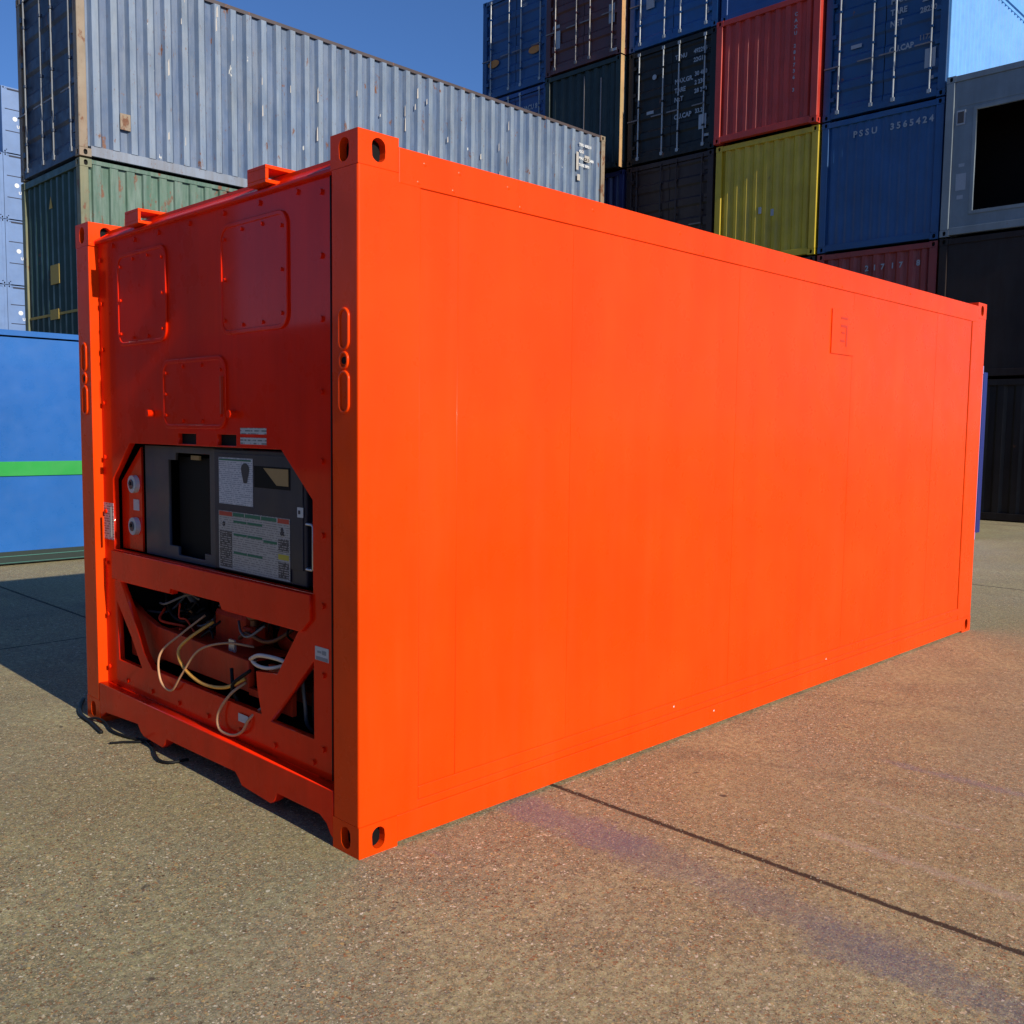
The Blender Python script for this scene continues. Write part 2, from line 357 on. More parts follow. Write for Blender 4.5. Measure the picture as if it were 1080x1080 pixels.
def text(body, size, mat, parent, basis, origin, name='lettering', sx=1., align='LEFT', spacing=1.):
    cu = bpy.data.curves.new(name, 'FONT'); cu.body = body; cu.size = size*.88; cu.extrude = .001
    cu.align_x = align; cu.space_character = spacing; cu.fill_mode = 'BOTH'; cu.offset = size*.028
    cu.resolution_u = 2
    return to_mesh(cu, name, mat, parent, basis @ Matrix.Diagonal((sx, 1, 1, 1)), Vector(origin))
def rrect(y0, y1, z0, z1, r, n=5):
    out = []
    for cy, cz, a0 in ((y1-r, z1-r, 0), (y0+r, z1-r, 90), (y0+r, z0+r, 180), (y1-r, z0+r, 270)):
        for k in range(n+1):
            a = R(a0+90*k/n); out.append((cy+r*math.cos(a), cz+r*math.sin(a)))
    return out

# corner casting: steel block with slotted holes on its four upright faces
def casting_mesh(mat, a=.178, b=.162, h=.118, n=16):
    m = MB()
    def face(o, u, v, nrm, wu, wv):
        o, u, v, nrm = map(Vector, (o, u, v, nrm))
        rx, ry = .030, .0415
        angs = sorted(set([2*math.pi*k/n for k in range(n)] + [math.atan2(sv*wv/2, su*wu/2) % (2*math.pi) for su in (-1, 1) for sv in (-1, 1)]))
        K = len(angs); vs = []
        for A in angs:
            c, s_ = math.cos(A), math.sin(A)
            k = min(wu/2/abs(c) if abs(c) > 1e-6 else 1e9, wv/2/abs(s_) if abs(s_) > 1e-6 else 1e9)
            vs.append(o + u*(c*k) + v*(s_*k))
        def oval(A):
            c, s_ = math.cos(A), math.sin(A); st = ry-rx
            return rx*c, rx*s_ + (st if s_ > 0 else -st if s_ < 0 else 0)
        for dep in (0, .032):
            for A in angs:
                p, q_ = oval(A); vs.append(o + u*p + v*q_ - nrm*dep)
        fs = [(i, (i+1) % K, K+(i+1) % K, K+i) for i in range(K)]
        fs += [(K+i, K+(i+1) % K, 2*K+(i+1) % K, 2*K+i) for i in range(K)]
        m.add(vs, fs, 0); m.add(vs[2*K:], [tuple(range(K))], 1)
    face((0, b/2, h/2), (0,-1,0), (0,0,1), (-1,0,0), b, h)
    face((a, b/2, h/2), (0,1,0), (0,0,1), (1,0,0), b, h)
    face((a/2, 0, h/2), (1,0,0), (0,0,1), (0,-1,0), a, h)
    face((a/2, b, h/2), (-1,0,0), (0,0,1), (0,1,0), a, h)
    m.add([(0,0,h), (a,0,h), (a,b,h), (0,b,h), (0,0,0), (a,0,0), (a,b,0), (0,b,0)], [(0,1,2,3), (7,6,5,4)], 0)
    me = bpy.data.meshes.new('corner_casting'); me.from_pydata(m.v, [], m.f)
    me.materials.append(MT[mat]); me.materials.append(MT['black'])
    for p, i in zip(me.polygons, m.m): p.material_index = i
    me.update(); return me
_cast = {}
def castings(root, L, W, H, mat):
    if mat not in _cast: _cast[mat] = casting_mesh(mat)
    for x in (0, L-.178):
        for y in (0, W-.162):
            for z in (0, H-.118):
                o = link('corner_casting', _cast[mat], root); o.location = (x, y, z)

def corrug(axis, a0, a1, z0, z1, base, depth, pitch=.278, slope=.062, flatf=.5, out=-1, two_tone=False):
    """corrugated sheet running along axis ('x' or 'y'); ribs stand proud of base in direction out"""
    m = MB(); L = a1-a0; n = max(1, round(L/pitch)); p = L/n
    fo = (p-2*slope)*flatf; fi = p-2*slope-fo
    pts = []
    for i in range(n):
        s = a0+i*p
        pts += [(s, 0), (s+fi/2, 0), (s+fi/2+slope, 1), (s+fi/2+slope+fo, 1), (s+fi/2+2*slope+fo, 0)]
    pts.append((a1, 0))
    for dz in (z0, z1):
        for a, d in pts:
            q = base+out*depth*d
            m.v.append((a, q, dz) if axis == 'x' else (q, a, dz))
    K = len(pts)
    for i in range(K-1):
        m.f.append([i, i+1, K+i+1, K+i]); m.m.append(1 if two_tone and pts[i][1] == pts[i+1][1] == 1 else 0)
    return m

def container(label, loc, L=6.058, H=2.591, W=2.438, end='door', side='corr', em='blueA', sm=None, pm=None, rm=None,
              rods='rod', group=None, detail=True, tm=None, ribm=None, edepth=.045, name='shipping_container', pitch=.278, slope=.062, depth=.036, dfl=.5, epitch=.22, post2=None, eslope=.05):
    sm = sm or em; pm = pm or em; rm = rm or pm
    if group is None and not (loc[2] == 0 and side == 'flat'): group = 'shipping containers stacked in the yard'
    t = thing(name, label, 'shipping container', loc, group)
    castings(t, L, W, H, pm)
    pmesh = None
    for x in (0, L-.13):
        for y in (0, W-.15):
            if pmesh is None:
                o = MB().box(0, .13, 0, .15, .118, H-.118).build('corner_post', pm, t, bevel=.012 if detail else 0); pmesh = o
            else:
                o2 = pmesh.copy(); C.objects.link(o2); o2.parent = t; o = o2
            o.location = (x, y, 0)
    # side rails, a few mm inside the castings
    MB().box(.178, L-.178, .006, .10, H-.065, H-.006).box(.178, L-.178, W-.10, W-.006, H-.065, H-.006).each('top_side_rail', tm or rm, t)
    bot = MB()
    for y0, y1 in ((.008, .06), (W-.06, W-.008)):
        bot.box(.178, L-.178, y0, y1, .02, .165)
    bot.each('bottom_side_rail', rm, t)
    # side walls
    if side == 'corr':
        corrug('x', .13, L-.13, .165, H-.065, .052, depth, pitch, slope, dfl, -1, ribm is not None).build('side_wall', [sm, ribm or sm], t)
        corrug('x', .13, L-.13, .165, H-.065, W-.052, depth, pitch, slope, dfl, 1).build('side_wall', sm, t)
    else:
        MB().box(.13, L-.13, .012, .05, .165, H-.085).build('side_wall', sm, t)
        MB().box(.13, L-.13, W-.05, W-.012, .165, H-.085).build('side_wall', sm, t)
    # roof with shallow pressed panels and floor pan
    rf = MB().box(.06, L-.06, .10, W-.10, H-.035, H-.018)
    if detail:
        for i in range(int(L/.56)):
            rf.box(.25+i*.56, .25+i*.56+.3, .2, W-.2, H-.018, H-.011)
    rf.build('roof', sm, t)
    MB().box(.10, L-.10, .06, W-.06, .12, .16).build('floor_pan', 'black', t)
    MB().box(L-.08, L-.03, .15, W-.15, .13, H-.10).build('end_wall', em, t)
    # front end frame
    MB().box(.004, .13, .162, W-.162, H-.115, H-.008).build('end_header', em, t, bevel=.006 if detail else 0)
    sl_ = MB().box(.004, .13, .162, W-.162, .02, .15).build('end_sill', em, t, bevel=.006 if detail else 0)
    z0, z1, y0, y1 = .15, H-.115, .15, W-.15
    if not detail:
        MB().box(.05, .09, y0, y1, z0, z1).build('end_wall', em, t); return t
    if end == 'corr':
        corrug('y', y0, y1, z0, z1, .03+edepth, edepth, epitch, eslope, .5, -1).build('end_wall', em, t)
    elif end == 'flat':
        MB().box(.03, .08, y0, y1, z0, z1).build('end_wall', em, t)
    elif end == 'door':
        mid = (y0+y1)/2
        for a, b, rr in ((y0+.01, mid-.006, (.115+.19, mid-.22)), (mid+.006, y1-.01, (mid+.22, y1-.155))):
            m = MB(); bands = 5; hb = (z1-z0-.02)/bands
            prof = [(.038, z0+.01)]
            for k in range(bands):
                s = z0+.01+k*hb
                prof += [(.038, s+hb*.18), (.068, s+hb*.28), (.068, s+hb*.78), (.038, s+hb*.88)]
            prof += [(.038, z1-.01), (.09, z1-.01), (.09, z0+.01)]
            K = len(prof); m.v = [(p, a, z) for p, z in prof]+[(p, b, z) for p, z in prof]
            m.f = [[i, (i+1) % K, K+(i+1) % K, K+i] for i in range(K)] + [list(range(K)), list(range(K, 2*K))[::-1]]
            m.m = [0]*len(m.f)
            d = m.build('door', em, t)
            hg = MB()
            for k in range(4):
                zz = z0+.25+k*(z1-z0-.5)/3; yy = a if a < mid-.3 else b-.05
                hg.box(.0, .04, yy-.02, yy+.07, zz-.04, zz+.04)
            hg.each('hinge', em, d)
            for ry in rr:
                r = MB().tube([(.008, ry, z0-.06), (.008, ry, z1+.06)], .017, 8)
                for zz in (z0-.05, z1+.0): r.box(-.012, .03, ry-.035, ry+.035, zz, zz+.07)
                r.build('locking_bar', rods, d)
                q = MB()
                for k in range(3):
                    zz = z0+.4+k*(z1-z0-.8)/2; q.box(-.012, .04, ry-.03, ry+.03, zz-.02, zz+.02)
                q.each('bar_bracket', em, d)
            h = MB()
            for ry, s in zip(rr, (1, 1)):
                h.box(-.022, -.010, ry-.02, ry+.30*s, z0+.86, z0+.885)
            h.each('door_handle', 'brownrod', d)
        MB().box(.062, .086, mid-.006, mid+.006, z0, z1).build('gasket', 'rubber', t)
    return t

def block_text(root, y, z, rows, size, mat='printlight', x=.034):
    for i, r in enumerate(rows):
        text(r, size, mat, root, FX, (x, y, z-i*size*1.25), sx=.9)
MT['printlight'] = flat('lettering_white', (.30, .34, .40), .6)
MT['printdim'] = flat('lettering_worn', (.20, .19, .21), .6)
def decal(root, y0, y1, z0, z1, mat, x=.032, name='sticker', t=.003):
    return MB().box(x-t, x, y0, y1, z0, z1).build(name, mat, root)

# ================================================================ SETTING
g = MB().add([(-300,-300,0), (300,-300,0), (300,300,0), (-300,300,0)], [(0,1,2,3)])
go = g.build('ground', 'ground'); go['kind'] = 'structure'

gr = MB(); rg = random.Random(5)
for k in range(520):
    if k < 200: px_, py_ = rg.uniform(.2, 5.9), -abs(rg.gauss(0, .05))-.004
    elif k < 300: px_, py_ = 1.067+rg.gauss(0, .02), rg.uniform(-2.5, 0)
    else: px_, py_ = rg.uniform(-1.2, 5), rg.uniform(-2.2, 2.2) if rg.random() < .5 else rg.uniform(-2.2, 0)
    if px_ > 0 and py_ > 0: px_ = -px_*.3
    r_ = rg.uniform(.0015, .0045)*(1.3 if rg.random() < .1 else 1); n_ = 5; a0 = rg.uniform(0, 6)
    ring = [(px_+r_*rg.uniform(.7, 1.3)*math.cos(a0+6.283*j/n_), py_+r_*rg.uniform(.7, 1.3)*math.sin(a0+6.283*j/n_), r_*.15) for j in range(n_)]
    gr.add(ring+[(px_, py_, r_*.9)], [(j, (j+1) % n_, n_) for j in range(n_)])
MT['grit'] = flat('grit_stone', (.24, .20, .13), .9)
go2 = gr.build('grit', 'grit'); go2['kind'] = 'stuff'; go2['label'] = 'fine loose grit and small stones scattered on the concrete'; go2['category'] = 'grit'

# ================================================================ ORANGE REEFER
L, W, H = 6.058, 2.438, 2.591
rf = thing('refrigerated_container', 'bright orange refrigerated container with its cooling unit exposed, alone in the foreground', 'refrigerated container')
castings(rf, L, W, H, 'orange')
OR, OE = 'orange', 'orange_shaded'
# posts
pl = [(0,.005),(.005,0),(.279,0),(.281,.006),(.278,.06),(.14,.06),(.14,.155),(0,.155)]
def prism_z(name, pts, z0, z1, mat, parent, bevel=0):
    m = MB(); K = len(pts)
    m.add([(x, y, z0) for x, y in pts]+[(x, y, z1) for x, y in pts], [(i, (i+1) % K, K+(i+1) % K, K+i) for i in range(K)]+[tuple(range(K))[::-1], tuple(range(K, 2*K))])
    return m.build(name, mat, parent, bevel)
near = prism_z('corner_post', pl, .118, H-.118, OR, rf, .006)
far_ = prism_z('corner_post', [(x, W-y) for x, y in pl][::-1], .118, H-.118, OR, rf, .006)
for mir in (False, True):
    pp = [(L-x, y) for x, y in pl]
    prism_z('corner_post', [(x, W-y) if mir else (x, y) for x, y in pp], .118, H-.118, OR, rf, .006)
# lashing loops on the front posts
def capsule_loop(y, za, zb, r, tr=.006, x=-.001):
    pts = []
    for k in range(13):
        a = math.pi*k/12; pts.append((x, y+r*math.cos(a), zb-r+r*math.sin(a)))
    for k in range(13):
        a = math.pi+math.pi*k/12; pts.append((x, y+r*math.cos(a), za+r+r*math.sin(a)))
    pts.append(pts[0]); pts.append(pts[1]); return MB().tube(pts, tr, 8, cap=False)
for yc, par in ((.082, near), (W-.075, far_)):
    capsule_loop(yc, 1.845, 1.985, .027).build('lashing_ring', OR, par, smooth=True)
    capsule_loop(yc, 1.778, 1.832, .022).build('lashing_ring', OR, par, smooth=True)
    capsule_loop(yc, 1.623, 1.765, .027).build('lashing_ring', OR, par, smooth=True)
    MB().tube([(-.003, yc, 1.805), (.002, yc, 1.805)], .013, 12).build('lashing_hole', 'black', par)
# side walls: smooth insulated panel, rails
for s in (0, 1):
    def Y(v): return W-v if s else v
    def bx(m, x0, x1, a, b, z0, z1): m.box(x0, x1, min(Y(a), Y(b)), max(Y(a), Y(b)), z0, z1)
    sp = MB(); edges = [.280, .469] + [.469+.662*k for k in range(1, 9)] + [5.778]
    edges = [e for e in edges if e <= 5.777]
    for i in range(len(edges)-1):
        bx(sp, edges[i]+(.0 if i % 2 else 0), edges[i+1], .0045+(.0007 if i % 2 else 0), .06, .204, 2.440)
    sp.build('side_wall', OR, rf)
    for e in (.282, .469): MB().tube([(e, Y(.0074), .206), (e, Y(.0074), 2.437)], .0035, 8).build('panel_bead', OR, rf, smooth=True)
    tr = MB(); bx(tr, .1785, L-.1785, -.0012, .08, 2.437, 2.562); bx(tr, .2, L-.2, .03, .08, 2.562, 2.57)
    tr.build('top_side_rail', OR, rf, bevel=.003)
    br = MB(); bx(br, .178, L-.178, .0, .06, .015, .118); bx(br, .278, L-.278, .003, .06, .118, .150); bx(br, .278, L-.278, -.0015, .06, .153, .206)
    br.build('bottom_side_rail', OR, rf, bevel=.003)
    if s == 0:
        rv = MB()
        for x, z in [(.30,2.525),(.47,2.525),(.73,2.52),(.27,2.455),(.44,2.455),(.80,2.455),(1.25,2.52),(1.9,2.52),(2.1,2.455),(2.9,2.52),(3.6,2.455),(4.6,2.52)]:
            n = 10; ring = [(x+.011*math.cos(2*math.pi*k/n), 0, z+.011*math.sin(2*math.pi*k/n)) for k in range(n)]
            rv.add(ring+[(x, -.007, z)], [(k, (k+1) % n, n) for k in range(n)])
        rv.each('rivet', OR, rf, smooth=True)
        ch = MB()
        for x, z in ((3.58, .165), (1.95, .185), (2.32, .09)):
            ch.add([(x-.006, -.0022, z-.004), (x+.006, -.0022, z-.006), (x+.004, -.0022, z+.005)], [(0,1,2)])
        ch.each('paint_chip', 'white', rf)
# painted-over square badge on the side
bd = MB().box(3.49, 3.79, -.001, .004, 2.05, 2.316).build('badge', OR, rf, bevel=.001)
mk = MB().box(3.60, 3.69, -.0025, -.001, 2.262, 2.276).box(3.60, 3.69, -.0025, -.001, 2.214, 2.230).box(3.672, 3.69, -.0025, -.001, 2.10, 2.214)
mk.box(3.61, 3.66, -.0025, -.001, 2.176, 2.186).box(3.60, 3.66, -.0025, -.001, 2.125, 2.138)
mk.each('badge_mark', 'conmark', bd)
# roof, floor and rear doors
MB().box(.10, L-.08, .08, W-.08, 2.50, 2.556).build('roof', OR, rf)
MB().box(.70, L-.15, .06, W-.06, .13, .17).build('floor_pan', 'black', rf)
for a, b in ((.155, W/2-.005), (W/2+.005, W-.155)):
    d = MB().box(L-.09, L-.03, a, b, .13, 2.47).build('door', OR, rf, bevel=.005)
    for k in (.25, .72):
        MB().tube([(L-.012, a+(b-a)*k, .1), (L-.012, a+(b-a)*k, 2.5)], .017, 8).build('locking_bar', 'orange_dull', d)
MB().box(L-.12, L-.004, .162, W-.162, 2.47, 2.57).build('door_header', OR, rf)
MB().box(L-.12, L-.004, .162, W-.162, .03, .13).build('door_sill', OR, rf)

# front header: chamfered rail above the machinery panel
m = MB(); pr = [(.03, 2.482), (.06, 2.482), (.16, 2.482), (.16, 2.548), (.11, 2.548), (.03, 2.496)]
K = len(pr); m.add([(x, .162, z) for x, z in pr]+[(x, W-.162, z) for x, z in pr], [(i, (i+1) % K, K+(i+1) % K, K+i) for i in range(K)]+[tuple(range(K)), tuple(range(K, 2*K))[::-1]])
m.build('end_header', OE, rf, bevel=.003)
# two hollow lifting brackets on the header
for yc, hy in ((.66, .068), (1.775, .072)):
    b = MB(); x0, x1, z0, z1, th = .0, .150, 2.506, 2.574, .014
    b.box(x0, x1, yc-hy, yc+hy, z0, z0+th).box(x0, x1, yc-hy, yc+hy, z1-th, z1).box(x0, x0+th, yc-hy, yc+hy, z0+th, z1-th)
    b.build('header_bracket', OR, rf, bevel=.002)
# bottom sill with fork-lift notches
sill = [(.162, .215), (2.276, .215), (2.276, .055), (2.262, .03), (2.20, .068), (1.825, .092), (1.795, .06), (1.76, .045), (1.56, .038), (1.53, .060), (1.515, .088),
        (.881, .098), (.85, .075), (.827, .052), (.60, .040), (.565, .062), (.549, .096), (.25, .098), (.205, .075), (.180, .04), (.162, .03)]
plate_x('end_sill', sill, [], .0, .045, OE, rf, bev=.004)
MB().box(.045, .14, .162, 2.276, .150, .213).build('sill_ledge', OE, rf)
# machinery-end panel
oct_ = [(1.959,1.478), (.579,1.478), (.36,1.29), (.36,.93), (2.165,.93), (2.165,1.29)]
main = [(2.105,.768), (1.537,.774), (1.523,.797), (1.065,.797), (1.043,.765), (.465,.765), (.62,.565), (.787,.545), (.775,.46), (.745,.37), (1.76,.372), (1.845,.44), (1.929,.565)]
tri_l = [(2.15,.66), (2.135,.355), (1.87,.355), (1.99,.50)]
tri_r = [(.358,.665), (.675,.355), (.358,.355)]
slots = [[(1.445,1.532), (1.275,1.532), (1.275,1.485), (1.445,1.485)], [(1.085,1.532), (.925,1.532), (.925,1.485), (1.085,1.485)]]
pan = plate_x('end_panel', [(2.288,.214), (2.288,2.50), (.167,2.50), (.167,.214)], [oct_, main, tri_l, tri_r]+slots, .05, .03, OE, rf, bev=.002)
MB().box(.07, .075, .9, 1.5, 1.47, 1.55).build('slot_backing', 'black', pan)
# crossbar, a little proud of the panel, with a chamfered right end
plate_x('crossbar', [(2.175,.925), (.362,.925), (.362,.825), (.425,.772), (1.043,.772), (1.065,.803), (1.523,.803), (1.537,.780), (2.175,.776)], [], .036, .016, OE, pan, bev=.003)
# black strip drawn for the contact shadow where panel meets post
MB().box(.0475, .0498, .227, .235, .222, 2.478).build('panel_seam_shade', 'black', rf)
bolts = [(.292, z) for z in (.33, .62, .89, 1.16, 1.44, 1.70, 1.97, 2.20, 2.43)] + [(2.25, z) for z in (.30, .58, .85, 1.12, 1.40, 1.68, 1.95, 2.18, 2.40)]
bolts += [(y, 2.455) for y in (.45, .72, 1.0, 1.3, 1.6, 1.85, 2.1)] + [(y, .262) for y in (.36, .64, .92, 1.2, 1.48, 1.76, 2.04)]
def bolt_mesh(y, z, r=.0115, h=.009, x=.05):
    m = MB(); m.tube([(x, y, z), (x-h, y, z)], r, 10); return m
bm0 = bolt_mesh(0, 0)
b0 = None
for y, z in bolts:
    if b0 is None: b0 = bm0.build('bolt', OE, pan); o = b0
    else: o = b0.copy(); C.objects.link(o); o.parent = pan
    o.location = (0, y, z)
# three access hatches with rounded corners
def hatch(y0, y1, z0, z1, r=.06):
    rim = plate_x('access_hatch', rrect(y0, y1, z0, z1, r), [rrect(y0+.018, y1-.018, z0+.018, z1-.018, r-.012)], .040, .010, OE, pan, bev=.003)
    plate_x('hatch_cover', rrect(y0+.018, y1-.018, z0+.018, z1-.018, r-.012), [], .044, .006, OE, rim)
    bb = MB()
    for k in range(3):
        for yy in (y0+.04, y1-.04):
            zz = z0+.06+k*(z1-z0-.12)/2; bb.tube([(.044, yy, zz), (.036, yy, zz)], .008, 6)
    for yy in (y0+(y1-y0)*.35, y0+(y1-y0)*.65):
        for zz in (z0+.035, z1-.035): bb.tube([(.044, yy, zz), (.036, yy, zz)], .008, 6)
    bb.each('hatch_screw', OE, rim)
hatch(1.525, 2.05, 1.955, 2.40); hatch(.512, 1.03, 1.950, 2.405); hatch(.995, 1.58, 1.555, 1.868)
MB().tube([(.05, 1.693, 1.624), (.018, 1.693, 1.624)], .017, 10).build('latch_knob', OE, pan)
MB().tube([(.05, .933, 1.619), (.018, .933, 1.619)], .017, 10).build('latch_knob', OE, pan)
MB().box(.03, .04, 1.012, 1.022, 1.62, 1.78).build('hatch_handle', 'orange_dull', pan)

# cavity behind the openings
cv = MB()
cv.box(.60, .62, .17, 2.27, .22, 1.55); cv.box(.081, .60, .165, .175, .22, 1.55); cv.box(.081, .60, 2.265, 2.275, .22, 1.55)
cv.box(.081, .60, .175, 2.265, .215, .225); cv.box(.081, .60, .175, 2.265, 1.55, 1.56); cv.box(.081, .60, .175, 2.265, .868, .876)
cv.build('machinery_bay', 'dark', rf)
# upper bay: grey panel with a missing cover, control box
gp = plate_x('unit_cover', [(1.90,1.47), (1.20,1.47), (1.20,.93), (1.90,.93)], [[(1.65,1.405), (1.575,1.405), (1.575,1.44), (1.25,1.44), (1.25,.985), (1.305,.985), (1.305,.955), (1.56,.955), (1.56,.995), (1.65,.995)]], .10, .015, 'panelgrey', rf, bev=.002)
MB().box(.14, .145, 1.27, 1.62, .95, 1.42).build('filter_mesh', 'black', gp)
MB().box(.118, .128, 1.38, 1.46, 1.41, 1.43).build('warning_tag', 'tan', gp)
cb = MB().box(.085, .45, .455, 1.185, .935, 1.47).build('control_box', 'boxgrey', rf, bevel=.006)
MB().box(.081, .085, .475, 1.165, 1.0, 1.45).build('box_door', 'boxgrey', cb, bevel=.001)
XF = .0805
def st(parent, y0, y1, z0, z1, mat, name, x=XF, t=.0008): return MB().box(x-t, x, y0, y1, z0, z1).build(name, mat, parent)
s1 = st(cb, .846, 1.130, 1.231, 1.433, 'lines_white', 'wiring_sticker')
MB().box(XF-.0016, XF-.0008, .86, 1.125, 1.420, 1.427).build('green_heading', 'printgreen', s1)
m = MB(); pts = [(.905+.03*math.cos(a)*(1+.25*math.sin(3*a)), 1.37+.05*math.sin(a)*(1+.15*math.cos(2*a))) for a in [2*math.pi*k/18 for k in range(18)]]
m.add([(XF-.002, y, z) for y, z in pts], [tuple(range(18))]); m.build('black_smear', 'print', s1)
# window with cardboard showing
wd = st(cb, .562, .835, 1.315, 1.405, 'black', 'display_window')
m = MB().add([(XF-.002, .76, 1.398), (XF-.002, .572, 1.398), (XF-.002, .572, 1.330), (XF-.002, .66, 1.330)], [(0,1,2,3)]); m.build('cardboard', 'tan', wd)
st(cb, .470, .512, 1.212, 1.252, 'sticker', 'small_sticker'); MB().box(.0790, .0797, .490, .505, 1.225, 1.24).build('sticker_mark', 'print', cb)
# instruction placard
s2 = st(cb, .566, 1.136, .945, 1.200, 'lines_dull', 'instruction_placard')
a = MB(); X1, X2 = XF-.0016, XF-.0008
a.box(X1, X2, 1.02, 1.130, 1.178, 1.197); a.box(X1, X2, .572, .655, 1.178, 1.197); a.each('red_heading', 'printred', s2)
a = MB()
for y0, y1 in ((.92, 1.012), (.79, .912), (.665, .782)): a.box(X1, X2, y0, y1, 1.181, 1.196)
for z in (1.163, 1.107, 1.028):
    a.box(X1, X2, .90, 1.008, z-.010, z); a.box(X1, X2, .775, .893, z-.010, z)
a.box(X1, X2, .662, .765, 1.088, 1.099); a.each('green_heading', 'printgreen', s2)
a = MB()
a.box(X1, X2, 1.022, 1.126, .953, 1.112); a.box(X1, X2, .574, .652, 1.062, 1.116); a.box(X1, X2, .574, .652, .955, 1.022); a.box(X1, X2, 1.085, 1.095, 1.13, 1.15)
a.each('black_panel', 'lines_black', s2)
st(s2, .574, .652, 1.030, 1.052, 'printyel', 'yellow_box', x=XF-.0008)
text('&', .05, 'print', s2, FX, (XF-.002, .635, 1.130), name='symbol'); text('*', .05, 'print', s2, FX, (XF-.002, 1.10, 1.12), name='symbol')
# box handle, pale loop in the gap to the right
hd = [(.11, .452, 1.012), (.055, .45, 1.012), (.045, .438, 1.012), (.045, .400, 1.012), (.045, .392, 1.018), (.045, .392, 1.182), (.045, .400, 1.19), (.045, .438, 1.19), (.055, .45, 1.19), (.11, .452, 1.19)]
MB().tube([(x+.028, y, z) for x, y, z in hd], .005, 8).build('box_handle', 'steel', cb, smooth=True)
# socket plate at the left
sk = plate_x('socket_plate', [(2.155,1.28), (1.925,1.46), (1.925,.935), (2.155,.935)], [], .092, .01, OE, rf)
for z in (1.272, 1.06):
    s_ = MB().tube([(.092, 1.990, z), (.068, 1.990, z)], .044, 24).build('socket', 'sticker', sk)
    MB().tube([(.068, 1.992, z), (.064, 1.992, z)], .024, 18).build('socket_face', 'panelgrey', s_)
    MB().tube([(.064, 1.996, z+.004), (.060, 1.996, z+.004)], .010, 10).build('socket_core', 'rubber', s_)
MB().box(.088, .092, 1.955, 2.015, 1.140, 1.195).build('socket_label', 'sticker', sk)
lb = MB().box(.0485, .05, 2.165, 2.285, .975, 1.165).build('data_plate', 'lines_label', pan)
MB().tube([(.03, 2.150, .995), (.03, 2.150, 1.15)], .006, 8).build('plate_rod', 'brownrod', lb)
for z0, z1 in ((1.536, 1.562), (1.494, 1.522)):
    lb = MB().box(.0485, .05, .685, .888, z0, z1).build('serial_label', 'lines_label', pan)
lb = MB().box(.0485, .05, .256, .346, .675, .728).build('maker_label', 'sticker', pan)
MB().box(.0476, .0485, .262, .340, .676, .690).build('label_stripe', 'printgrey', lb)
a = MB().box(.0478, .0485, .272, .300, .700, .716).box(.0478, .0485, .305, .33, .704, .712); a.each('fine_print', 'printgrey', lb)
lb = MB().box(.044, .0448, .845, .925, .303, .338).build('maker_label', 'sticker', pan)

# lower bay: tray, compressor, receiver, hoses
tr = plate_x('drip_tray', [(2.16,.66), (2.14,.37), (1.86,.37), (1.80,.405), (.965,.405), (.965,.545), (1.85,.565), (2.0,.60)], [], .12, .03, 'orange_dull', rf, bev=.003)
MB().box(.12, .14, .80, .965, .395, .425).box(.12, .14, .62, .80, .37, .56).each('tray_bracket', 'orange_dull', tr)
MB().box(.15, .34, .97, 1.85, .535, .545).build('tray_ledge', 'orange_dull', tr)
cp = MB().box(.24, .40, 1.20, 1.50, .50, .70).build('compressor', 'orange_dull', rf, bevel=.03)
MB().tube([(.30, 1.34, .70), (.30, 1.34, .78)], .05, 14).build('compressor_cap', 'black', cp)
MB().tube([(.22, 1.5, .66), (.22, 1.62, .62), (.26, 1.75, .66)], .025, 10).build('suction_pipe', 'black', cp, smooth=True)
rc = MB().tube([(.40, .62, .60), (.40, 1.06, .60)], .078, 20).build('receiver_tank', 'orange_dull', rf, smooth=True)
MB().box(.25, .36, .95, 1.12, .70, .725).box(.22, .27, .62, .70, .58, .74).each('tank_strap', 'orange_dull', rc)
MB().box(.40, .55, .25, 2.15, .30, .36).build('base_rail', 'orange_dull', rf)
MB().tube([(.28, .60, .70), (.28, .48, .62), (.3, .46, .5)], .02, 8).tube([(.2, .62, .52), (.2, .50, .68)], .012, 8).build('blue_pipe', 'boxgrey', rc, smooth=True)
MB().box(.30, .34, 1.60, 1.66, .32, .84).box(.30, .34, 2.00, 2.05, .32, .84).each('bay_strut', 'black', rf)
def cable(name, pts, r, mat, par=rf, n=8):
    return MB().tube(spline(pts, n), r, 8).build(name, mat, par, smooth=True)
cable('wire', [(.2, 1.50, .66), (.11, 1.56, .575), (.035, 1.636, .474), (.030, 1.628, .347), (.032, 1.52, .318), (.030, 1.411, .414), (.05, 1.28, .549), (.12, 1.156, .593), (.2, 1.05, .58)], .0055, 'cable_pale')
cable('wire', [(.2, 1.42, .64), (.10, 1.457, .574), (.055, 1.486, .513), (.038, 1.409, .452), (.035, 1.234, .411), (.045, 1.044, .425), (.10, .96, .47)], .008, 'cable_yellow')
cable('wire', [(.11, .97, .45), (.05, .998, .404), (.03, 1.07, .307), (.028, 1.06, .240), (.028, .957, .235), (.03, .87, .27), (.04, .824, .335), (.09, .80, .38)], .0065, 'cable_pale')
cable('hose', [(.14, .96, .56), (.09, .894, .572), (.06, .775, .613), (.07, .65, .618), (.10, .573, .60), (.2, .54, .58)], .009, 'hose_white')
cable('hose', [(.14, .94, .55), (.09, .883, .566), (.06, .78, .566), (.07, .693, .572), (.13, .62, .60)], .008, 'hose_white')
cable('hose', [(.25, .40, .62), (.2, .46, .50), (.17, .50, .40), (.2, .55, .30)], .012, 'hose_white')
cable('hose', [(.22, .36, .60), (.18, .41, .50), (.18, .40, .38), (.2, .36, .28)], .010, 'brownrod')
cable('hose', [(.28, .45, .60), (.24, .52, .46), (.22, .58, .36), (.25, .62, .28)], .014, 'rubber')
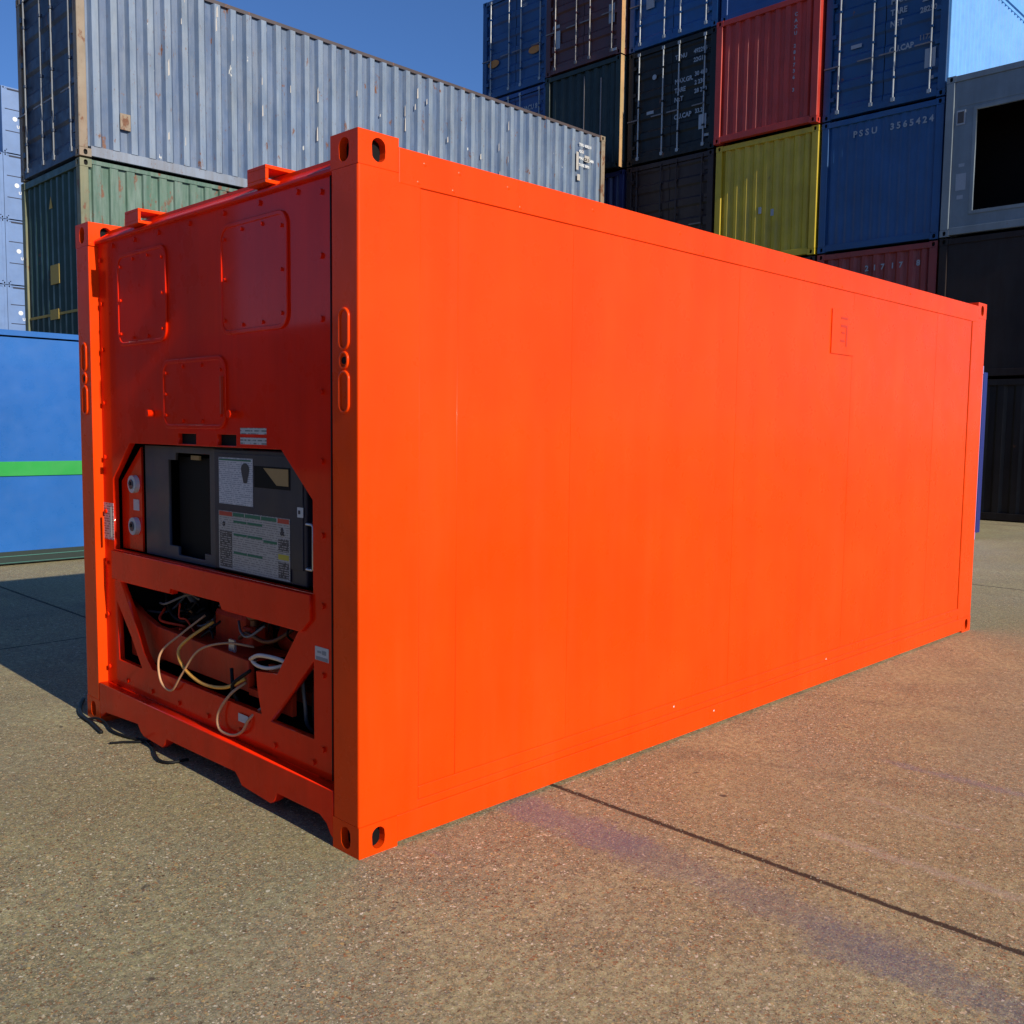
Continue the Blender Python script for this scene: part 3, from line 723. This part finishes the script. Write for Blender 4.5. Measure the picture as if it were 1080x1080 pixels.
for k in range(4):
    r_ = random.Random(k+20)
    p = [(.24+r_.random()*.10, 1.9-r_.random()*.15-.06*k, .58)]
    for i in range(4): p.append((.22+r_.random()*.15, p[-1][1]-r_.uniform(-.05, .14), .56+r_.random()*.15))
    cable('loose_wire', p, .006, ['rubber', 'rubber', 'brownrod'][k % 3])
cable('loose_wire', [(.09, 1.06, .50), (.075, 1.02, .42), (.085, .99, .36), (.06, 1.0, .44), (.09, .90, .52)], .008, 'rubber')

# clutter in the lower bay: valves, pipes, fins, tangled wiring
fn = MB()
for k in range(44): fn.box(.47, .50, .55+k*.036, .553+k*.036, .58, .86)
fn.build('coil_fins', 'brownrod', rf)
def pipe(pts, r, mat, name='pipe'): return MB().tube(spline(pts, 6), r, 10).build(name, mat, rf, smooth=True)
pipe([(.30, 2.15, .74), (.28, 1.85, .72), (.30, 1.70, .60), (.32, 1.55, .60)], .016, 'brownrod')
pipe([(.26, 1.20, .74), (.22, 1.12, .70), (.24, 1.02, .72), (.26, .8, .74), (.30, .5, .72)], .012, 'copper')
pipe([(.20, 1.18, .60), (.18, 1.08, .64), (.20, .95, .62), (.24, .86, .66), (.3, .8, .74)], .010, 'copper')
pipe([(.24, .60, .74), (.20, .56, .66), (.2, .60, .58), (.26, .66, .54)], .011, 'rubber')
pipe([(.22, 1.95, .72), (.20, 1.85, .62), (.2, 1.70, .60), (.25, 1.60, .68)], .010, 'rubber')
vb = MB().box(.20, .28, 1.08, 1.16, .57, .66).build('valve_body', 'orange_dull', rf, bevel=.01)
MB().tube([(.24, 1.12, .66), (.24, 1.12, .72)], .018, 12).build('valve_stem', 'copper', vb)
vb = MB().box(.26, .36, .70, .80, .68, .76).build('valve_body', 'orange_dull', rf, bevel=.01)
MB().tube([(.20, .75, .72), (.26, .75, .72)], .022, 12).build('valve_cap', 'black', vb)
MB().box(.30, .42, 1.62, 1.84, .60, .72).build('junction_box', 'black', rf, bevel=.008)
MB().box(.155, .165, 1.15, 1.20, .40, .60).build('hose_clip', 'steel', rf)
rw = random.Random(23)
for k in range(7):
    y = rw.uniform(1.15, 1.92); p = [(rw.uniform(.16, .24), y, rw.uniform(.62, .74))]
    for i in range(3): p.append((rw.uniform(.14, .2), p[-1][1]-rw.uniform(-.06, .16), min(.74, max(.575, p[-1][2]+rw.uniform(-.08, .06)))))
    pipe(p, rw.uniform(.004, .009), ['rubber', 'brownrod', 'orange_dull', 'rubber'][k % 4], 'loose_wire')
rw = random.Random(11)
for k in range(9):
    y = rw.uniform(.62, 1.95); p = [(rw.uniform(.2, .34), y, rw.uniform(.60, .76))]
    for i in range(4): p.append((rw.uniform(.18, .34), p[-1][1]-rw.uniform(-.10, .16), min(.80, max(.585, p[-1][2]+rw.uniform(-.09, .09)))))
    pipe(p, rw.uniform(.004, .007), ['rubber', 'brownrod', 'rubber', 'copper', 'rubber', 'boxgrey'][k % 6], 'loose_wire')
for k in range(4):
    y = .62-k*.06
    pipe([(.20+k*.02, y, .62), (.16+k*.02, y-.02, .52), (.15+k*.02, y-.05+.03*k, .42), (.18, y-.02, .33), (.25, y, .26)], .008, ['brownrod', 'rubber', 'hose_old', 'rubber'][k], 'hose')

# black cable lying on the ground by the far post
t = MB().tube(spline([(.10, 2.75, .008), (.03, 2.62, .008), (-.03, 2.45, .009), (-.05, 2.25, .009), (-.075, 2.08, .008)]), .011, 8)
t.tube(spline([(-.035, 2.34, .012), (-.01, 2.28, .022), (.0, 2.20, .014), (-.03, 2.05, .012), (-.012, 1.91, .010), (.02, 1.80, .010), (.0, 1.66, .010), (-.035, 1.56, .012), (-.055, 1.47, .012), (-.03, 1.41, .012), (.05, 1.40, .010)]), .007, 8)
t.tube(spline([(-.115, 1.885, .008), (-.06, 1.85, .010), (.0, 1.80, .010), (.06, 1.77, .010)]), .006, 8)
cb_ = t.build('power_cable', 'rubber', None, smooth=True)
cb_['label'] = 'loose black cable ends on the concrete at the foot of the orange container'; cb_['category'] = 'cable'

# ================================================================ FRESH BLUE CONTAINER, LEFT
nb = container('freshly painted smooth blue container with a bright green stripe, left edge of the photo', (1.30, 8.62, 0), L=6.058, side='flat', end='flat', em='newblue', rm='newblue')
MB().box(.16, 5.9, -.006, .010, .99, 1.15).build('green_stripe', 'newgreen', nb, bevel=.004)
MB().box(.18, 5.88, -.004, .008, .020, .155).build('skirt', 'darkteal', nb)
MB().box(.18, 5.88, -.012, -.004, .100, .108).box(.18, 5.88, -.012, -.004, .030, .036).each('skirt_edge', 'teal', nb)
# container hidden behind the orange one apart from its right-hand end
hb = container('container with a pale lavender corner post, peeking out behind the orange container', (7.14, 2.44, 0), side='flat', end='flat', em='lavender', sm='lavender', pm='lavender')
dr = MB().box(6.062, 6.22, -.004, .04, .10, 2.50).build('door', 'navy', hb)

# ================================================================ LEFT STACK (40 ft)
LX, LY = 3.9, 12.17
container('plain green container at the foot of the left stack', (LX, LY, 0), L=12.192, em='greenold_end', sm='greenold_side', detail=False)
g40 = container('rusty green forty-foot container directly under the faded blue-grey one', (LX, LY, 2.62), L=12.192, H=2.896, end='corr', em='greenold_end', sm='greenold_side', pm='greenpost', rm='greenold_side',
                pitch=.26, slope=.018, depth=.034, dfl=.55, epitch=.24)
m = MB().add([(.02, 1.30, 2.33), (.02, 1.16, 2.33), (.02, 1.22, 2.52)], [(0,1,2)]); m.build('warning_triangle', 'markyel', g40)
MB().box(.015, .03, .95, 1.30, 1.15, 1.45).build('warning_placard', 'markyel', g40)
MB().box(.02, .03, .18, 2.26, .66, .70).box(.012, .02, 1.0, 1.35, .60, .76).build('painted_band', 'markyel', g40)
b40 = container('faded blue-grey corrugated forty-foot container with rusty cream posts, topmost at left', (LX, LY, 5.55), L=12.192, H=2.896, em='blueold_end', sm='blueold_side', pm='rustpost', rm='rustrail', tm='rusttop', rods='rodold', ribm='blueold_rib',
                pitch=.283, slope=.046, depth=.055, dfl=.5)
MB().box(.62, .78, -.010, -.002, .50, .74).build('patch_plate', 'rustpost', b40)
for i, r_ in enumerate(("TRIU 458210", "42G1", "MAX GR 30480", "TARE 3890")):
    text(r_, .10, 'white', b40, FY, (11.25, -.006, 2.50-.15*i), sx=.9)
for bx_ in ((11.16, 11.24, 1.95, 2.35), (11.45, 11.62, 2.18, 2.32), (11.2, 11.3, 1.72, 1.86)):
    MB().box(bx_[0], bx_[1], -.007, -.004, bx_[2], bx_[3]).build('worn_lettering', 'stickerdull', b40)
MB().box(11.55, 11.68, -.008, -.004, .95, 1.20).build('yellow_label', 'markyel', b40)
# small scrapes on the ribs
sc = MB(); r_ = random.Random(3)
for k in range(34):
    x = .9+r_.random()*8; n_ = round((x-.13)/.281); x = .13+n_*.281+.14+r_.uniform(-.04, .03); z = r_.uniform(.4, 2.7); w_ = r_.uniform(.004, .02); h_ = r_.uniform(.05, .3)
    sc.add([(x-w_, -.0040, z), (x+w_, -.0040, z+.02), (x+w_*.6, -.0040, z+h_), (x-w_*.7, -.0040, z+h_*.8)], [(0,1,2,3)])
sc.each('scrape', 'stickerdull', b40)

# ================================================================ RIGHT STACK
X = 16.8; P = 2.625
ys = dict(A=14.70, B=12.17, C=9.64, D=7.11, E=4.62, F=2.13)
def hidden(col, lv, m, word):
    container(word, (X, ys[col], lv*P), em=m, detail=False)
# column A
for lv, m in ((0, 'browndk'), (1, 'red'), (2, 'greendk')):
    hidden('A', lv, m, 'plain container, level %s of the far left column of the right-hand stack' % ('one', 'two', 'three')[lv])
a3 = container('dark blue container directly below the blue one with two orange logos', (X, ys['A'], 3*P), em='blueA3')
text('UACU 8', .20, 'printlight', a3, FX, (.03, .95, 2.05), sx=.9)
a4 = container('blue container with two orange oval logos on its doors, against the sky', (X, ys['A'], 4*P), em='blueA')
for yy, zz in ((.30, .92), (1.82, .92)):
    pts = [(yy+.22+.21*math.cos(2*math.pi*k/20), zz+.10*math.sin(2*math.pi*k/20)) for k in range(20)]
    m = MB().add([(.030, y, z) for y, z in pts], [tuple(range(20))]); m.build('oval_logo', 'logo', a4)
block_text(a4, 1.00, 2.25, ['UACU 820', '22G1'], .12, 'printlight')
# column B (stands slightly forward, so its side posts catch the sun)
for lv, m in ((0, 'blueD'), (1, 'grey')):
    hidden('B', lv, m, 'plain container, level %s of the second column of the right-hand stack' % ('one', 'two')[lv])
container('dark indigo container glimpsed beyond the far end of the blue-grey forty-footer', (X, ys['B'], 2*P), em='indigo', end='corr')
b3 = container('dark green container with ribbed end, under the one with brown doors', (X-.19, ys['B'], 3*P), em='greendk', end='corr', epitch=.26)
MB().box(.012, .03, .60, .63, .5, 2.2).box(.012, .03, 1.14, 1.16, .3, 2.35).each('pale_streak', 'brownrod', b3)
MB().box(.0, .13, -.004, .0, .0, 2.59).build('rusty_edge', 'orangerust', b3)
b4 = container('dark brown container with grey locking bars and two pale placards', (X-.19, ys['B'], 4*P), em='brown', rods='brownrod')
MB().box(.0, .13, -.004, .0, .0, 2.59).build('rusty_edge', 'orangerust', b4)
decal(b4, .24, .42, .78, 1.22, 'printlight', name='placard'); decal(b4, 1.98, 2.18, .62, 1.05, 'printlight', name='placard'); decal(b4, 2.00, 2.22, 1.12, 1.2, 'printlight', name='placard')
decal(b4, .14, .26, .10, .16, 'printlight', name='placard', x=.0)
block_text(b4, 1.08, 2.25, ['MAX GR', 'TARE', 'NET', 'CU CAP'], .11, 'printdim'); block_text(b4, .52, 2.25, ['30480', ' 2200', '28280', ' 1170'], .11, 'printdim')
# column C
for lv, m in ((0, 'greendk'), (1, 'yellow')):
    hidden('C', lv, m, 'plain container, level %s of the third column of the right-hand stack' % ('one', 'two')[lv])
container('blackish brown container directly under the black one with white door lettering', (X, ys['C'], 2*P), em='browndk', rods='browndk')
c3 = container('black container with bright locking bars and white weight lettering on one door', (X, ys['C'], 3*P), em='blackgreen')
block_text(c3, 1.12, 2.16, ['TTNU'], .15); block_text(c3, .62, 2.18, ['492294 0', '22G1'], .15)
block_text(c3, 1.12, 1.62, ['MAX.GR.', 'TARE', 'NET'], .16); block_text(c3, .58, 1.68, ['30 480', '2 230', '28 250'], .15)
block_text(c3, 1.12, .83, ['CU.CAP'], .17); block_text(c3, .55, .86, ['33.2'], .15)
decal(c3, .24, .44, .48, .80, 'printlight', name='placard'); decal(c3, .16, .32, .30, .36, 'printlight', name='placard'); decal(c3, 1.70, 1.90, 1.10, 1.17, 'printlight', name='placard')
MB().tube([(.034, 1.70, 1.92), (.030, 1.70, 1.92)], .06, 16).build('round_label', 'printlight', c3)
c4 = container('blue container with a round white mark low on one door, above the black one', (X, ys['C'], 4*P), em='blueC')
MB().tube([(.034, .28, .40), (.030, .28, .40)], .065, 16).build('round_label', 'printlight', c4); decal(c4, 1.75, 1.98, .88, 1.25, 'printlight', name='placard')
# column D
for lv, m in ((0, 'blueD'), (1, 'browndk')):
    hidden('D', lv, m, 'plain container, level %s of the fourth column of the right-hand stack' % ('one', 'two')[lv])
d2 = container('mustard yellow container with a ribbed end', (X-.04, ys['D'], 2*P), em='yellow', end='corr', epitch=.25)
decal(d2, .98, 1.05, .92, 1.06, 'printlight', x=.03); decal(d2, 1.28, 1.35, 1.0, 1.14, 'printlight', x=.03)
d3 = container('red container with a ribbed end and a vertical white number, above the yellow one', (X-.16, ys['D'], 3*P), em='red', end='corr', epitch=.25, eslope=.035)
for k, ch_ in enumerate('CAXU 281736 3'):
    if ch_ != ' ': text(ch_, .11, 'printlight', d3, FX, (.028, .58, 2.22-k*.125), name='lettering')
container('blue container with a plain end, directly above the red one', (X, ys['D'], 4*P), em='blueD', end='flat')
# column E
hidden('E', 0, 'greendk', 'plain container, level one of the fifth column of the right-hand stack')
e1 = container('maroon container showing only its upper end just above the orange roof line', (X, ys['E'], P), L=12.192, em='maroon', end='corr', epitch=.25)
for ch_, yy in (('2', 1.42), ('1', 1.26), ('7', 1.10), ('1', .90), ('7', .74), ('8', .40)): text(ch_, .17, 'printlight', e1, FX, (.028, yy, 2.17), name='lettering')
e2 = container('blue container with a plain end and a white number spread along its top edge', (X, ys['E'], 2*P), L=12.192, em='blueflat', end='corr', epitch=.18, edepth=.02, sm='blueE')
for i, ch_ in enumerate('PSSU  3565424'):
    if ch_ != ' ': text(ch_, .19, 'printlight', e2, FX, (.028, 1.78-i*.125, 2.20), name='lettering')
e3 = container('blue container with locking bars and white lettering, its long side sky blue', (X, ys['E'], 3*P), L=12.192, em='blueE', sm='skyblue', pm='blueE', rm='skyblue', pitch=.19, slope=.03)
block_text(e3, 1.12, 1.94, ['MAX.GR.', 'TARE', 'NET'], .17); block_text(e3, .55, 2.02, ['30480', ' 2230', '28250'], .16)
block_text(e3, 1.12, 1.03, ['CU.CAP'], .17); block_text(e3, .55, 1.12, ['1172'], .15, 'printdim')
decal(e3, .22, .42, .58, .93, 'printlight', name='placard'); decal(e3, .16, .30, .36, .42, 'printlight', name='placard'); decal(e3, 1.68, 1.90, 1.30, 1.37, 'printlight', name='placard')
container('topmost blue container, its sky blue long side filling the top right corner', (X, ys['E'], 4*P), L=12.192, em='blueE', sm='skyblue', rm='skyblue', pitch=.19, slope=.03)
# column F
container('near-black container standing on the concrete at the far right', (X-.05, ys['F'], 0), em='nearblack', end='corr', epitch=.3)
container('dark brownish black container under the grey one with the large opening', (X-.05, ys['F'], P), em='nearblack_brown', end='flat')
f2 = container('grey container with a large dark opening in its end, at the right edge', (X-.07, ys['F'], 2*P), H=2.896, em='grey', end='open')
fp = plate_x('end_panel', [(2.288,.15), (2.288,2.78), (.15,2.78), (.15,.15)], [[(1.88,.42), (1.88,2.22), (.50,2.22), (.50,.42)]], .03, .04, 'grey', f2, bev=.002)
plate_x('opening_frame', [(1.94,.36), (1.94,2.28), (.44,2.28), (.44,.36)], [[(1.88,.42), (1.88,2.22), (.50,2.22), (.50,.42)]], .012, .018, 'grey', f2, bev=.002)
MB().box(.022, .029, .20, 2.24, 2.33, 2.345).build('header_lip', 'grey', f2)
MB().box(.07, 5.9, .07, 2.36, .17, .175).box(.07, 5.9, .07, 2.36, 2.75, 2.755).box(1.2, 1.22, .07, 2.36, .17, 2.75).build('interior_lining', 'dark', f2)
v = MB().box(.018, .03, 2.08, 2.24, 2.0, 2.26).build('vent', 'printlight', fp); MB().box(.012, .018, 2.105, 2.215, 2.03, 2.23).build('vent_grille', 'print', v)
decal(f2, 2.02, 2.20, .82, 1.12, 'printlight', x=.03, name='placard'); decal(f2, 2.06, 2.16, 1.24, 1.30, 'printlight', x=.03, name='placard'); decal(f2, 2.06, 2.17, .66, .73, 'printlight', x=.03, name='placard')

# ================================================================ DISTANT STACK, FAR LEFT
z = 0; FXx, FYy = 13.55, 44.96
words = ['lowest', 'second lowest', 'third lowest', 'fourth from the ground', 'second from the top', 'topmost']
for k in range(6):
    Hh = 2.591 if k < 3 else 2.896
    for col in (0, 1):
        if col == 1 and k == 5: continue
        c_ = container('distant pale blue container, %s of the %s stack at far left' % (words[k], 'sunlit' if col == 0 else 'edge-cut'), (FXx-6.075*col, FYy, z), H=Hh, side='flat', end='flat', em='paleblue', pm='paleblue', rm='paleblue', detail=False)
        if col == 0:
            s_ = MB()
            for q in (.33, .66): s_.box(.13, 5.92, .004, .012, Hh*q, Hh*q+.035)
            s_.box(.25, 5.8, -.004, .006, Hh-.13, Hh-.06).build('seam', 'seam', c_)
            MB().tube([(.55, .012, Hh*.53), (.55, .002, Hh*.53)], .10, 16).build('round_logo', 'white', c_)
            text('UASC', .20, 'white', c_, FY, (.62, .004, Hh*.40))
    z += Hh+.03

# ================================================================ YARD ROW (left of and behind the camera; seen mirrored in the orange end)
mm = ['browndk', 'blueE', 'greendk', 'nearblack', 'maroon', 'blueA', 'browndk', 'greendk', 'nearblack', 'blueE']
for i in range(6):
    for k in range(2 if i < 4 else 5):
        c_ = container('%s container up in the %s stack of the dark row across the yard' % (('lowest', 'second', 'third', 'fourth', 'fifth')[k], ('first', 'second', 'third', 'fourth', 'fifth', 'sixth')[i]),
                       (-17.5, -14+12.5*i, k*P), L=12.192, em=mm[(i*3+k*2) % 10], detail=False, group='containers in the row across the yard')
        c_.rotation_euler.z = math.pi/2
